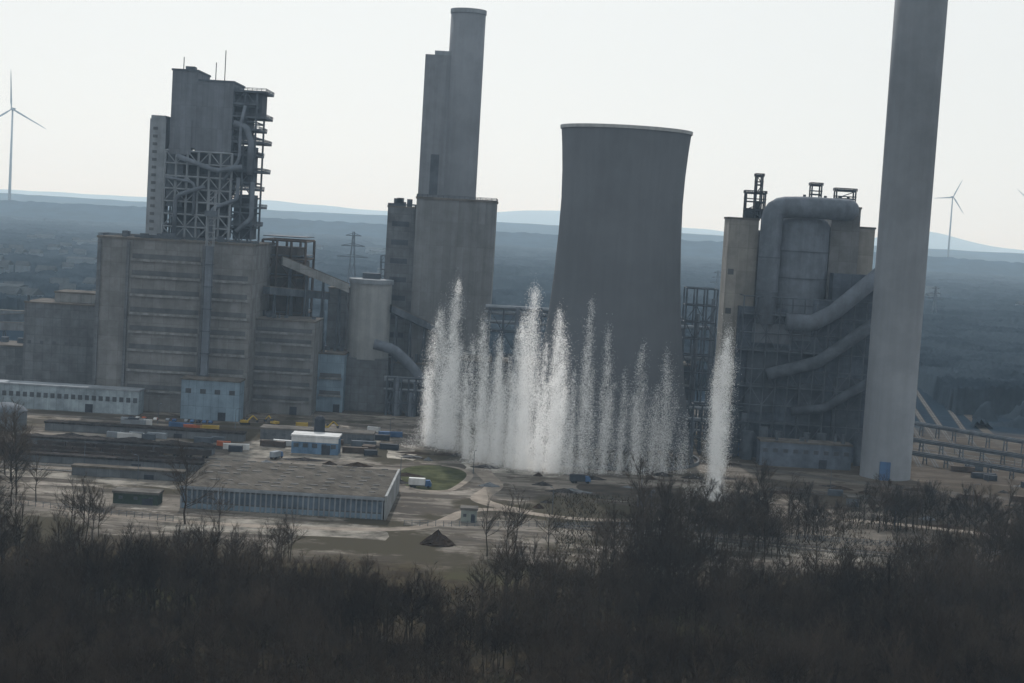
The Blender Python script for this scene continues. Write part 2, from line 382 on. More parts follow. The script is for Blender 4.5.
part(T, 'boiler_casing', MB().box(-10, 20, 33, 55, 96, 143), SOOT)
ov = MB()
for z, x in ((178, 41), (171, 36), (164, 41), (157, 38), (150, 41), (143, 37), (134, 41), (124, 38), (114, 40), (104, 38)):
    ov.box(23, x, 26, 55, z - .6, z + .6); ov.rail(23, x, 26, 55, z + .6, 1.3, .2, 2.5)
ov.frame(23, 36, 27, 55, 94, 178, 2, 10, .8)
part(T, 'platform', ov, STEEL)
part(T, 'casing', MB().box(25, 35, 32, 52, 96, 121).box(24, 34, 30, 52, 126, 148).box(24, 31, 31, 52, 152, 176).box(31, 38, 33, 50, 164, 177), SOOT)
for P_, r_ in (([(24, 26, 160), (31, 26, 158), (34, 26, 150), (34, 26, 132)], 1.8), ([(-6, 23, 140), (16, 22, 133), (30, 23, 136)], 1.4), ([(-6, 23, 96), (-6, 23, 118), (10, 22, 124)], 1.2),
               ([(30, 25, 170), (28, 25, 160), (28, 25, 140), (20, 24, 128)], .9), ([(14, 24, 96), (14, 24, 112), (28, 24, 118), (28, 25, 130)], 1.1), ([(-12, 24, 128), (4, 24, 126), (4, 24, 108)], .8), ([(36, 26, 128), (36, 26, 108), (28, 25, 100)], 1.3)):
    part(T, 'pipe', MB().tube(P_, r_, bend=.2), DUCT, smooth=True)
part(T, 'stair_tower', MB().box(-23, -14, 28, 42, 94, 160).box(-22.5, -14.5, 28.5, 41.5, 160, 162), LSTEEL, label='pale narrow stair tower')
for k in range(14):
    part(T, 'window', MB().box(-21, -18.5, 27.8, 28.2, 98 + k * 4.3, 99.6 + k * 4.3), SLOT)
for x_, z0_, z1_ in ((17, 183, 200), (12, 183, 193), (-6, 188, 195)): part(T, 'antenna', MB().beam((x_, 30, z0_), (x_, 30, z1_), .35), DARKM)
T = thing('lift_mast', 'slender pale lift tower standing before the boiler house', 'lift tower', (-165, 873, 0))
part(T, 'mast', MB().box(-1.8, 1.8, -2, 2, 0, 92), DUCT)
part(T, 'lattice', MB().frame(-1.8, 1.8, -2, 2, 92, 122, 1, 8, .4), LSTEEL)
part(T, 'cabin', MB().box(-3, 3, -3, 3, 108, 111), STEEL)
br = MB()
for z in range(10, 92, 12): br.box(-2.4, 2.4, -2.4, 2.4, z, z + .5)
part(T, 'collar', br, STEEL)

def block(name, label, cat, x0, x1, y0, y1, h, m, roofm=ROOF, bands=None, wins=None, door=True, z0=0, group=None, equip=0):
    cx = (x0 + x1) / 2; hw = (x1 - x0) / 2; d = y1 - y0
    T = thing(name, label, cat, (cx, y0, 0), group)
    part(T, 'wall', MB().box(-hw, hw, 0, d, z0, h), m)
    part(T, 'roof', MB().box(-hw - .4, hw + .4, -.4, d + .4, h, h + .9), roofm)
    if bands:
        for z in bands:
            part(T, 'window', MB().box(-hw + 1.5, hw - 1.5, -.25, .2, z, z + 2.2), SLOT)
            part(T, 'sill', MB().box(-hw + 1, hw - 1, -.8, .2, z - 1.3, z - .1), SILL)
    if wins:
        n, z, ww, wh = wins
        for i in range(n):
            x = -hw + (2 * hw) * (i + .5) / n
            part(T, 'window', MB().box(x - ww / 2, x + ww / 2, -.15, .2, z, z + wh), GLASS)
    if door: part(T, 'door', MB().box(hw * .3, hw * .3 + min(4, hw * .5), -.3, .2, z0, z0 + min(4.5, h * .6)), DARKM)
    for _ in range(equip):
        x = R.uniform(-hw, hw - 3); y = R.uniform(1, d * .7); k = R.uniform(1.5, 4)
        if R.random() < .4: part(T, 'chimney_pipe', MB().cyl((x, y, h + .9), (x, y, h + 1 + k * 1.5), k * .3, n=10), STEEL)
        else: part(T, 'roof_vent', MB().box(x, x + k, y, y + k, h + .9, h + .9 + k * .8), STEEL)
    return T
T = thing('bunker_frame', 'rusty brown open steel frame beside the boiler house', 'steel structure', (-134, 945, 0))
part(T, 'frame', MB().frame(-14, 11, 0, 40, 0, 96, 3, 9, 1.1), BROWN)
part(T, 'casing', MB().box(-13, 6, 3, 36, 0, 92).box(6, 10, 5, 30, 40, 84), mat('dark_brown_casing', (.08, .068, .062)))
dk = MB()
for z in range(10, 100, 11): dk.box(-14, 11, 0, 38, z, z + .5)
part(T, 'deck', dk, STEEL)
block('switchgear_building', 'stepped grey concrete building with horizontal window bands', 'industrial building', -144, -110, 902, 940, 52, BROWNC, bands=[8, 16, 24, 32, 40, 46], equip=8)
block('annex_building', 'grey blocky annex with a small roof house', 'industrial building', -276, -234, 915, 950, 53, CONC2, equip=5, wins=(6, 30, 2, 2))
block('roof_house', 'low penthouse on the grey annex roof', 'rooftop building', -262, -232, 925, 948, 59, CONC, z0=54, door=False)
block('low_extension', 'low grey extension beside the annex', 'industrial building', -300, -276, 930, 960, 26, CONC2, equip=4)
block('office_building', 'long low pale blue-white building with a window row', 'office building', -278, -197, 861, 873, 12.5, mat('pale_blue_white_wall', (.26, .32, .37), panel=(4, 7)), roofm=LSTEEL, wins=(22, 6.5, 2.2, 2.6))
block('workshop', 'pale blue panelled workshop before the boiler house', 'workshop', -174, -143, 858, 873, 21, BLUEW, wins=(4, 14, 3, 2.5))
block('pump_house', 'pale grey mid-height service building', 'industrial building', -110, -95, 925, 955, 33, BLUEW, bands=[10, 20], equip=4)
T = thing('storage_silo', 'tall round pale concrete silo with flat cap', 'silo', (-84, 948, 0))
part(T, 'shell', MB().lathe([(30, 12.2), (74, 12.2)], 48), mat('silo_concrete', (.24, .258, .272), var=.15), smooth=True)
part(T, 'base', MB().box(-13, 13, -11, 12, 0, 31), CONC2)
part(T, 'cap', MB().lathe([(74, 12.2), (74, 13), (76.5, 13), (77, .1)], 48), LSTEEL)
part(T, 'cabin', MB().box(-5, 5, -4, 4, 77, 80), STEEL)
block('transfer_house', 'narrow concrete transfer house beside the conveyor', 'industrial building', -110, -99, 960, 985, 69, CONC2)
block('turbine_hall', 'low grey hall with ducts beside it', 'industrial building', -70, -45, 948, 985, 28, CONC2, bands=[18], equip=6)
block('turbine_hall', 'long low grey hall behind the water sprays', 'industrial building', -44, 22, 925, 955, 34, CONC2, bands=[12, 24], equip=10)
block('service_building', 'small flat service building behind the cooling tower', 'industrial building', 88, 104, 905, 930, 40, STEEL, bands=[10, 20, 30], equip=5)
def conveyor(p0, p1, wd, h, m, label, legs=4):
    p0 = Vector(p0); p1 = Vector(p1); d = (p1 - p0); dn = d.normalized(); side = Vector((-dn.y, dn.x, 0)).normalized() * wd / 2; up = Vector((0, 0, h))
    T = thing('conveyor_gallery', label, 'conveyor', (p0.x, p0.y, 0)); o = Vector((p0.x, p0.y, 0))
    vs = [p - o for p in (p0 - side, p0 + side, p1 + side, p1 - side)]; vs += [v + up for v in vs]
    BX = [(0, 3, 2, 1), (4, 5, 6, 7), (0, 1, 5, 4), (1, 2, 6, 5), (2, 3, 7, 6), (3, 0, 4, 7)]
    part(T, 'gallery', MB().add(vs, BX), m)
    lo = [v + Vector((0, 0, h + .02)) for v in vs[:4]]
    part(T, 'roof', MB().add(lo + [v + Vector((0, 0, .5)) for v in lo], BX), ROOF)
    for i in range(legs):
        q = p0 + d * (i + .5) / legs - o; lg = MB()
        lg.beam((q.x - 2, q.y - 2, 0), (q.x, q.y - 2, q.z), .7); lg.beam((q.x + 2, q.y + 2, 0), (q.x, q.y + 2, q.z), .7); lg.beam((q.x - 2, q.y - 2, q.z * .4), (q.x + 2, q.y + 2, q.z * .6), .4)
        part(T, 'trestle', lg, STEEL)
conveyor((-135, 936, 82), (-97, 945, 68), 7, 5, CONC, 'pale inclined conveyor gallery leaving the brown frame')
conveyor((-140, 915, 66), (-109, 965, 62), 5, 4, STEEL, 'grey conveyor gallery between two concrete houses')
conveyor((-72, 945, 58), (-40, 962, 44), 5, 4, STEEL, 'grey inclined conveyor gallery at the centre block')
conveyor((-430, 1150, 14), (-278, 1010, 30), 7, 5, CONC2, 'long grey coal conveyor crossing the yard', 7)
conveyor((-470, 1240, 8), (-250, 1090, 36), 6, 5, STEEL, 'long dark coal conveyor crossing the yard', 8)
conveyor((-520, 1380, 8), (-260, 1330, 14), 8, 5, CONC2, 'long low coal conveyor by the woods', 8)
T = thing('flue_duct', 'curved pale flue duct dropping beside the low hall', 'duct', (-76, 930, 0))
part(T, 'pipe', MB().tube([(-3, 0, 40), (8, 0, 38), (20, 0, 28), (30, 0, 15), (44, 0, 15)], 3.0, 20), DUCT, smooth=True)
for x_, z_ in ((8, 34), (24, 16), (38, 11)): part(T, 'support', MB().beam((x_, 0, 0), (x_, 0, z_), 1), STEEL)

# ------------------------------------------------------------------ centre block with two stacks
T = thing('boiler_tower', 'tall grey boiler block carrying two flue stacks', 'power station building', (-38, 960, 0))
GB = mat('grey_beige_cladding', (.155, .168, .183), var=.15, panel=(4, 14), dark=.9)
part(T, 'wall', MB().box(-23, 24, 0, 48, 0, 125), GB)
part(T, 'side_wall', MB().box(-40, -23.02, 4, 44, 0, 119), CONC2, label='darker stepped side bay')
part(T, 'roof', MB().box(-23.5, 24.5, -.5, 48.5, 125, 126.3).box(-40.4, -23.6, 3.6, 44.4, 119, 120), ROOF)
part(T, 'railing', MB().rail(-23, 24, 0, 48, 126.3, 1.4, .2), STEEL); part(T, 'railing', MB().rail(-40, -24, 4, 44, 120, 1.4, .2), STEEL)
for _ in range(6):
    x = R.uniform(-38, -28); part(T, 'roof_vent', MB().box(x, x + 3, 8, 12, 120, 120 + R.uniform(2, 5)), STEEL)
for k in range(9):
    part(T, 'window', MB().box(-37, -27, 3.8, 4.2, 20 + k * 11, 23 + k * 11), SOOT)
part(T, 'stair', MB().frame(-43, -40.3, 8, 16, 0, 90, 1, 22, .3), STEEL)
part(T, 'flue_stack', MB().lathe([(126, 10.6), (180, 10.5), (238, 10.4)], 64, .5, 22, cap=True), CHIM, smooth=True, label='round grey main flue stack')
part(T, 'flue_rim', MB().lathe([(236.5, 10.4), (236.5, 10.8), (239, 10.8), (239, 10.0)], 64, .5, 22), LSTEEL)
part(T, 'lift_shaft', MB().box(-23.5, -8, 16, 30, 126, 211), mat('shaft_cladding', (.17, .19, .22), var=.12), label='broad square shaft touching the round stack')
part(T, 'shaft_roof', MB().box(-18, -8.5, 16.5, 29, 211, 213.5), LSTEEL)
part(T, 'shaft_louver', MB().box(-17, -12, 15.7, 16.1, 128, 152), STEEL)

# ------------------------------------------------------------------ cooling tower
T = thing('cooling_tower', 'huge hyperbolic grey concrete cooling tower', 'cooling tower', (50.5, 812, 0))
prof = [(9, 41.5), (20, 40), (35, 37.6), (52, 35.3), (70, 33.2), (90, 31.6), (110, 30.6), (128, 30.2), (142, 30.6), (154, 31.4), (162.5, 32.2)]
pr = []
for (z0, r0), (z1, r1) in zip(prof, prof[1:]):
    for k in range(3): u = k / 3; pr.append((z0 + (z1 - z0) * u, r0 + (r1 - r0) * u))
pr.append(prof[-1])
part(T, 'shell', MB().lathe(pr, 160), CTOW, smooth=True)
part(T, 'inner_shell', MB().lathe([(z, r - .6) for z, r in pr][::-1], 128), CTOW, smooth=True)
part(T, 'rim', MB().lathe([(162.4, 32.1), (162.4, 32.8), (164, 32.9), (164, 31.0), (162.4, 31)], 128), mat('pale_rim_concrete', (.34, .36, .38), var=.15))
for i in range(40):
    a = 2 * math.pi * i / 40; lg = MB()
    for da in (-.078, .078): lg.cyl((44 * math.cos(a), 44 * math.sin(a), 0), (41.3 * math.cos(a + da), 41.3 * math.sin(a + da), 9.5), .5, n=6)
    part(T, 'leg', lg, CONC2)
part(T, 'basin', MB().lathe([(0, 47), (1.5, 47), (1.5, 46.2), (0, 46.2)], 96), CONC2)

# ------------------------------------------------------------------ tall chimney
T = thing('chimney', 'very tall slender grey concrete chimney with blue door', 'chimney', (188, 797, 0))
part(T, 'shaft', MB().lathe([(0, 12.3), (60, 12.2), (120, 12.3), (180, 12.4), (262, 12.6)], 128, cap=True), CHIM2, smooth=True)
part(T, 'ladder', MB().box(-.5, .5, 12.5, 13.3, 2, 255), STEEL)
part(T, 'door', MB().box(-5.5, -.5, -12.6, -10.5, 0, 9), BLUE)

# ------------------------------------------------------------------ flue gas plant
T = thing('flue_gas_plant', 'grey flue gas cleaning plant with a big arched duct', 'power station building', (150, 850, 0))
BEIGE = mat('pale_beige_concrete', (.265, .262, .25), var=.2, panel=(5, 12), dark=.87)
BG = mat('blue_grey_casing', (.08, .102, .137), panel=(5, 9))
part(T, 'side_block', MB().box(-40.5, -25, 0, 20, 0, 123), BEIGE, label='pale tall concrete side block')
part(T, 'main_block', MB().box(13, 28, 2, 30, 0, 132).box(-25, 13, 18, 36, 0, 118), BROWNC)
part(T, 'rear_block', MB().box(28.05, 37, 6, 30, 0, 122), BEIGE)
part(T, 'roof', MB().box(-40.9, -24.6, -.4, 20.4, 123, 124).box(12.6, 28.4, 1.6, 30.4, 132, 133).box(28.45, 37.4, 5.6, 30.4, 122, 123), ROOF)
part(T, 'absorber', MB().lathe([(62, 16), (80, 16), (122, 16), (125, 14), (127, 8), (128, .1)], 48, -3, 6), DUCT, smooth=True)
for z in (80, 94, 108): part(T, 'absorber_ring', MB().lathe([(z, 16.02), (z, 16.4), (z + .4, 16.4), (z + .4, 16.02)], 48, -3, 6), STEEL)
part(T, 'arched_duct', MB().tube([(-20, -10, 70), (-20, -10, 108), (-20, -10, 130), (-4, -10, 131), (8, -10, 131), (20, -9, 131), (20, 6, 131)], 5.6, 28, .42), DUCT, smooth=True)
for z in (86, 104): part(T, 'duct_flange', MB().cyl((-20, -10, z), (-20, -10, z + .5), 5.9, n=28), STEEL)
part(T, 'frame', MB().frame(-32, 12, -15, 16, 0, 84, 7, 9, .55), STEEL); part(T, 'frame', MB().frame(12.5, 38, -14, 1.8, 0, 84, 4, 9, .55), STEEL)
part(T, 'base_block', MB().box(-33, -4, -9, 14, 0, 78).box(-4, 14, -8, 14, 0, 84).box(14.1, 37, -8.5, 1.9, 0, 98), BG)
part(T, 'casing_panel', MB().box(-28, -12, -12.5, -9.1, 24, 56), SOOT); part(T, 'casing_panel', MB().box(0, 12, -12, -8.1, 8, 40), SOOT); part(T, 'casing_panel', MB().box(18, 32, -13, -8.6, 12, 44), SOOT); part(T, 'casing_panel', MB().box(-26, -6, -13, -9.1, 60, 70), CLAD)
dk = MB()
for z in (18.6, 37.3, 56, 74.6): dk.box(-32, 12, -14.5, 14, z, z + .4); dk.rail(-32, 12, -14.5, 0, z + .4, 1.3, .2, 4)
part(T, 'deck', dk, STEEL)
part(T, 'sloping_duct', MB().tube([(46, -16, 108), (14, -16, 78), (4, -15, 72), (-10, -15, 72)], 4.2, 20, .12), DUCT, smooth=True)
part(T, 'sloping_duct', MB().tube([(36, -16, 74), (8, -16, 52), (-18, -16, 44)], 3.2, 20, .1), STEEL, smooth=True)
part(T, 'sloping_duct', MB().tube([(36, -16, 44), (12, -16, 28), (-4, -16, 26)], 2.4, 16, .1), SOOT, smooth=True)
for x in (-26, -18, -10, 4, 12, 22, 31): part(T, 'vessel', MB().cyl((x, -19, 0), (x, -19, R.uniform(9, 18)), R.uniform(1.6, 3), n=20), STEEL)
for x0, x1, z0, z1 in ((-27, -24, 124, 146), (-32, -22, 124, 137), (2, 7, 129, 143), (15, 25, 133, 141)):
    e = MB().frame(x0, x1, 4, 10, z0, z1, 1, max(2, int((z1 - z0) / 4)), .6)
    e.box(x0 - .5, x1 + .5, 3.5, 10.5, z1 - 3, z1 - 2.6); e.box(x0 + .5, x1 - .5, 4.5, 9, z0, z0 + (z1 - z0) * .4)
    e.rail(x0 - .6, x1 + .6, 3.4, 10.6, z1, 1.4, .25, 2); part(T, 'roof_platform', e, DARKM)
for x in (-1, 10, 18, 22): part(T, 'vent_pipe', MB().cyl((x, 8, 128), (x, 8, 138), .8, n=8), DARKM)
part(T, 'door', MB().box(-29, -23, -9.3, -8.9, 0, 7), BLUE)
for k in range(5): part(T, 'window', MB().box(-39.5, -36.5, -.2, .2, 12 + k * 20.5, 15 + k * 20.5), SLOT)
block('control_building', 'blue-grey low building by the chimney', 'industrial building', 128, 174, 812, 824, 12, mat('blue_grey_wall', (.10, .125, .165)), wins=(9, 7, 2.5, 2), equip=6)
def rack(name, label, x0, x1, y0, y1, h, nx, nz, pipes, z0=0):
    T = thing(name, label, 'pipe rack', ((x0 + x1) / 2, y0, 0)); hw = (x1 - x0) / 2
    part(T, 'frame', MB().frame(-hw, hw, 0, y1 - y0, 0, h, nx, nz, .7), STEEL)
    for z, r in pipes: part(T, 'pipe', MB().cyl((-hw - 2, (y1 - y0) / 2 * R.uniform(.4, 1.6), z), (hw + 2, (y1 - y0) / 2, z), r, n=12), LSTEEL)
    for _ in range(4):
        x = R.uniform(-hw, hw); part(T, 'pipe', MB().cyl((x, 1, 0), (x, 1, h * R.uniform(.6, 1.05)), R.uniform(.6, 1.8), n=12), DUCT)
rack('pipe_rack', 'open steel rack with vertical vessels beside the cooling tower', 95, 112, 898, 912, 84, 3, 9, [(20, 1), (45, 1.5), (62, 1)])
rack('pipe_rack', 'open steel pipe rack behind the flue gas plant', 84, 96, 915, 930, 66, 2, 7, [(30, 1), (50, 1.5)])
rack('pipe_bridge', 'high pipe bridge joining boiler block and cooling tower', -14, 28, 912, 922, 66, 5, 5, [(66, 1.5), (63, 1), (58, 1)])
rack('pipe_rack', 'low pipe rack along the hall', -70, -45, 925, 931, 22, 6, 3, [(20, .8), (21.5, .8), (15, .6)])
rack('pipe_rack', 'low cluttered pipe rack at the plant foot', 96, 124, 838, 846, 26, 6, 3, [(24, .8), (18, .8), (12, .6)])
def bridge(pts, z, label):
    for (x0, y0), (x1, y1) in zip(pts, pts[1:]):
        T = thing('pipe_bridge', label, 'pipe bridge', (x0, y0, 0)); dx, dy = x1 - x0, y1 - y0
        n = max(2, int(math.hypot(dx, dy) / 12)); tr = MB()
        for i in range(n + 1):
            q = (dx * i / n, dy * i / n); part(T, 'support', MB().beam((q[0] - 1, q[1], 0), (q[0] - .8, q[1], z), .5).beam((q[0] + 1, q[1], 0), (q[0] + .8, q[1], z), .5).beam((q[0] - 1, q[1], z * .6), (q[0] + 1, q[1], z * .6), .4), STEEL)
        for k in (0, 2): tr.beam((0, 0, z + k), (dx, dy, z + k), .4)
        for i in range(n * 3): a = i / (n * 3); b2 = (i + 1) / (n * 3); tr.beam((dx * a, dy * a, z + (0 if i % 2 else 2)), (dx * b2, dy * b2, z + (2 if i % 2 else 0)), .25)
        part(T, 'truss', tr, STEEL)
        for k in (.6, 1.3): part(T, 'pipe', MB().cyl((0, -1, z + k), (dx, dy - 1, z + k), .4, n=8), STEEL)
bridge([(208, 1040), (345, 850)], 6, 'long low steel pipe bridge beside the railway')
bridge([(206, 930), (330, 810)], 5, 'long low steel pipe bridge beside the railway')
bridge([(204, 870), (300, 770)], 4, 'low pipe bridge near the chimney foot')

# ------------------------------------------------------------------ warehouse and yard buildings
T = thing('warehouse', 'large low warehouse with parallel brown roof ridges and pale bayed front', 'warehouse', (-83, 606, 0))
part(T, 'wall', MB().box(-38, 38, 0, 65, 0, 8.6), CONC2)
for k in range(8):
    y0 = k * 8.125; part(T, 'roof', MB().add([(-38.6, y0 - .6 * (k == 0), 8.62), (38.6, y0 - .6 * (k == 0), 8.62), (38.6, y0 + 8.125, 8.62), (-38.6, y0 + 8.125, 8.62), (-38.6, y0 + 4, 9.5), (38.6, y0 + 4, 9.5)], [(0, 1, 5, 4), (2, 3, 4, 5), (0, 4, 3), (1, 2, 5)]), ROOFB)
    for j in range(12):
        if R.random() < .7: x = -36 + j * 6.2; part(T, 'skylight', MB().box(x, x + R.uniform(2, 4.5), y0 + 3.7, y0 + 4.4, 9.4, 9.75), mat('grimy_skylight', (.2, .2, .2), streak=0))
for i in range(39): x = -38 + i * 2; part(T, 'pillar', MB().box(x - .3, x + .3, -.6, -.02, 0, 7.35), LSTEEL)
part(T, 'eave', MB().box(-38.6, 38.6, -1.1, -.82, 7.4, 8.5), LSTEEL)
part(T, 'plinth', MB().box(-38, 38, -.3, -.02, 0, 2), BLUEW)
for i in range(38):
    x = -37 + i * 2; part(T, 'window', MB().box(x - .68, x + .68, -.15, .1, 2.6, 6.6), mat('bluish_window_band', (.11, .15, .20), rough=.6))
part(T, 'gable_wall', MB().box(38.7, 39.6, -1, 66, 0, 9.2), CONC, label='pale plastered end wall')
block('shed', 'small dark green shed with flat roof', 'shed', -147, -130, 607, 615, 4, mat('dark_green_paint', (.045, .065, .055)), wins=(3, 1.8, 1.4, 1.2))
block('hut', 'small grey-green hut beside the road', 'hut', -15.5, -9.5, 611, 616, 4.6, mat('grey_green_wall', (.2, .23, .22)), wins=(2, 2, 1.2, 1.2))
T = block('plant_room', 'blue and white container plant room with pale roof', 'plant room', -101, -79, 760, 772, 8, mat('faded_blue_panels', (.11, .19, .30)), roofm=WHITE, wins=(5, 3, 2.4, 2))
part(T, 'upper_band', MB().box(-11.1, 11.1, -.12, -.02, 5.6, 7.9), WHITE)
T = thing('water_tank', 'small dark vertical tank behind the plant room', 'tank', (-90, 776, 0))
part(T, 'vessel', MB().lathe([(3, 2.6), (15, 2.6), (16.2, 1.5), (16.6, .1)], 24), DARKM)
for a_ in (-2, 1.4):
    for b_ in (-2, 1.4): part(T, 'leg', MB().box(a_, a_ + .6, b_, b_ + .6, 0, 3.2), STEEL)
T = thing('storage_tank', 'round grey storage tank with domed roof', 'tank', (-244, 785, 0))
part(T, 'shell', MB().lathe([(0, 10), (9, 10)], 40), CONC2, smooth=True); part(T, 'roof', MB().lathe([(9, 10.2), (11, 8), (12.2, 4.5), (12.6, .1)], 40), STEEL, smooth=True)
block('low_shed', 'long low shed with tar roof', 'shed', -122, -66, 800, 812, 5, CONC2, wins=(12, 2, 2, 1.5))
block('store', 'long low store with dark roof', 'store', -178, -132, 663, 668, 3.4, CONC2, roofm=ROOFB)
block('store', 'long low store with dark roof', 'store', -225, -134, 738, 744, 3.2, CONC2, roofm=SCRAP)
block('store', 'long low store with dark roof', 'store', -225, -128, 786, 793, 3.6, CONC2, roofm=SCRAP)
block('store', 'long low store with dark roof', 'store', -215, -130, 690, 695, 3.0, CONC2, roofm=SCRAP)
block('kiosk', 'tiny grey switch kiosk', 'kiosk', 56, 60, 668, 672, 3.4, CONC2)
block('kiosk', 'tiny grey switch kiosk', 'kiosk', 150, 155, 700, 704, 3.6, CONC2)

def container(x, y, m, lab, rot=0., L_=6.1, grp='shipping containers in the yard'):
    T = thing('container', lab, 'container', (x, y, 0), grp, rot)
    part(T, 'body', MB().box(-L_ / 2, L_ / 2, -1.22, 1.22, .15, 2.75), m)
    ri = MB()
    for i in range(int(L_ / .6)): ri.box(-L_ / 2 + .2 + i * .6, -L_ / 2 + .4 + i * .6, -1.3, -1.22, .2, 2.7)
    for sx in (-1, 1): ri.box(sx * L_ / 2 - .1, sx * L_ / 2 + .1, -1.33, 1.33, 0, 2.9)
    part(T, 'rib', ri, m); part(T, 'door', MB().box(L_ / 2 + .1, L_ / 2 + .18, -1.1, 1.1, .2, 2.6), m)
CL = [(-134, 766, RED, 'orange red container in the yard'), (-159, 817, RED, 'orange red container in the yard'), (-152, 818, YEL, 'yellow container in the yard'), (-166, 822, BLUE, 'blue container in the yard'), (-127, 760, WHITE, 'white container in the yard'),
      (-108, 850, YEL, 'yellow container in the yard'), (-70, 850, WHITE, 'white container in the yard'), (-60, 835, BLUE, 'blue container in the yard'), (-185, 826, WHITE, 'white container in the yard'), (-57, 790, DARKM, 'black container in the yard'), (-66, 783, BROWN, 'rusty container in the yard'),
      (-72, 772, BROWN, 'rusty container in the yard'), (-64, 766, DARKM, 'black container in the yard'), (-70, 795, STEEL, 'grey container in the yard'), (150, 728, STEEL, 'grey container in the yard'), (240, 742, BROWN, 'rusty container in the yard')]
for i in range(34):
    m_, n_ = R.choice([(DARKM, 'black'), (BROWN, 'rusty'), (STEEL, 'grey'), (LSTEEL, 'pale grey'), (WHITE, 'white')]); CL.append((R.uniform(-205, -62), R.choice([776, 781, 797, 822, 828, 752]) + R.uniform(-2, 2), m_, n_ + ' container in the yard'))
for i in range(12):
    m_, n_ = R.choice([(DARKM, 'black'), (BROWN, 'rusty'), (STEEL, 'grey')]); CL.append((R.uniform(205, 290), R.uniform(720, 860), m_, n_ + ' container in the yard'))
for x, y, m_, l_ in CL: container(x, y, m_, l_, R.uniform(-.2, .2), R.choice([6.1, 9, 12]))
def wagon(lab='dark open freight wagon on the siding'):
    T = thing('freight_wagon', lab, 'freight wagon', (0, 0, .3), 'freight wagons on the sidings')
    b_ = MB().box(-6.2, 6.2, -1.4, 1.4, 1.0, 1.3).box(-6.2, 6.2, -1.45, -1.3, 1.3, 3.4).box(-6.2, 6.2, 1.3, 1.45, 1.3, 3.4).box(-6.2, -6.05, -1.3, 1.3, 1.3, 3.4).box(6.05, 6.2, -1.3, 1.3, 1.3, 3.4)
    part(T, 'body', b_, mat('wagon_brown', (.05, .042, .04), var=.5))
    part(T, 'load', MB().add([(-6, -1.3, 2.6), (6, -1.3, 2.6), (6, 1.3, 2.6), (-6, 1.3, 2.6), (-3, 0, 3.9), (2, 0.1, 3.7)], [(0, 1, 5, 4), (2, 3, 4, 5), (0, 4, 3), (1, 2, 5)]), SCRAP)
    for x in (-4.5, -2.9, 2.9, 4.5): part(T, 'wheel', MB().cyl((x, -1.2, .5), (x, 1.2, .5), .5, n=12), RUBBER)
    return T
W = wagon(); W.location = (-230, 704, .3)
for k in range(7): copy_thing(W, (-230 + 13.2 * (k + 1), 704, .3))
for k in range(6): copy_thing(W, (-225 + 13.2 * k, 716, .3))
for k in range(6): copy_thing(W, (-205 + 13.2 * k, 728, .3))
for k in range(5): copy_thing(W, (236 + 1.2 + k * 2.9, 950 + k * 13, .3), rot=math.atan2(350, 55))
def heap(x, y, r, h, m, lab, nm='earth_mound', cat='mound', ex=1.3):
    vs = []; n = 28; rings = 9
    for k in range(rings):
        for i in range(n):
            a = 2 * math.pi * i / n; q = k / (rings - 1); rr_ = r * (1 - q) * R.uniform(.86, 1.12)
            vs.append((rr_ * math.cos(a) * ex, rr_ * math.sin(a), h * (q ** 1.05) * R.uniform(.85, 1.05) - .2 * (k == 0)))
    fs = [(k * n + i, k * n + (i + 1) % n, (k + 1) * n + (i + 1) % n, (k + 1) * n + i) for k in range(rings - 1) for i in range(n)] + [tuple(range((rings - 1) * n, rings * n))]
    solo(nm, MB().add(vs, fs), m, lab, cat, loc=(x, y, 0))
heap(-22, 566, 5, 5.2, EARTH, 'dark conical earth mound on pale ground')
for i in range(14):
    heap(-222 + i * 7 + R.uniform(-2, 2), 762 + R.uniform(-5, 12), R.uniform(3, 5), R.uniform(.9, 1.8), SCRAP, 'low dark rusty scrap heap beside the sidings', 'scrap_heap', 'scrap heap', 2.)
for i in range(85):
    x, y = R.uniform(-60, 280), R.uniform(645, 820)
    if i < 30: x, y = R.uniform(-130, -40), R.uniform(680, 800)
    if (x - 50) ** 2 + (y - 812) ** 2 < 3000 or (120 < x < 205 and y > 760): continue
    heap(x, y, R.uniform(1.5, 4), R.uniform(.7, 2.), R.choice([SCRAP, EARTH, CONC2]), 'low rubble heap in the yard', 'rubble_heap', 'rubble heap', R.uniform(1, 3))
def truck(x, y, m, lab, rot=0., box=True, s_=1.):
    T = thing('truck', lab, 'truck', (x, y, 0), None, rot)
    T.scale = (s_,) * 3
    part(T, 'chassis', MB().box(-4, 4, -.9, .9, .7, 1.05), DARKM)
    part(T, 'cargo_box', MB().box(-4.1, 1.9, -1.25, 1.25, 1.06, 3.5), m)
    part(T, 'cab', MB().add([(2.1, -1.2, .7), (4.3, -1.2, .7), (4.3, 1.2, .7), (2.1, 1.2, .7), (2.1, -1.2, 2.9), (3.7, -1.2, 2.9), (3.7, 1.2, 2.9), (2.1, 1.2, 2.9), (4.3, -1.2, 1.8), (4.3, 1.2, 1.8)],
         [(0, 1, 8, 5, 4), (3, 7, 6, 9, 2), (4, 5, 6, 7), (5, 8, 9, 6), (8, 1, 2, 9), (0, 4, 7, 3), (0, 3, 2, 1)]), BLUE)
    part(T, 'windscreen', MB().add([(3.76, -1.05, 2.75), (3.76, 1.05, 2.75), (4.3, 1.05, 1.9), (4.3, -1.05, 1.9)], [(0, 3, 2, 1)]), GLASS, loc=(.03, 0, .02))
    for xx in (-3, -1.9, 3.2):
        for yy_ in (-1.1, 1.1): part(T, 'wheel', MB().cyl((xx, yy_ - .16, .5), (xx, yy_ + .16, .5), .5, n=14), RUBBER)
truck(-35.5, 683.5, WHITE, 'white box truck with blue cab by the grass', 0, s_=1.15)
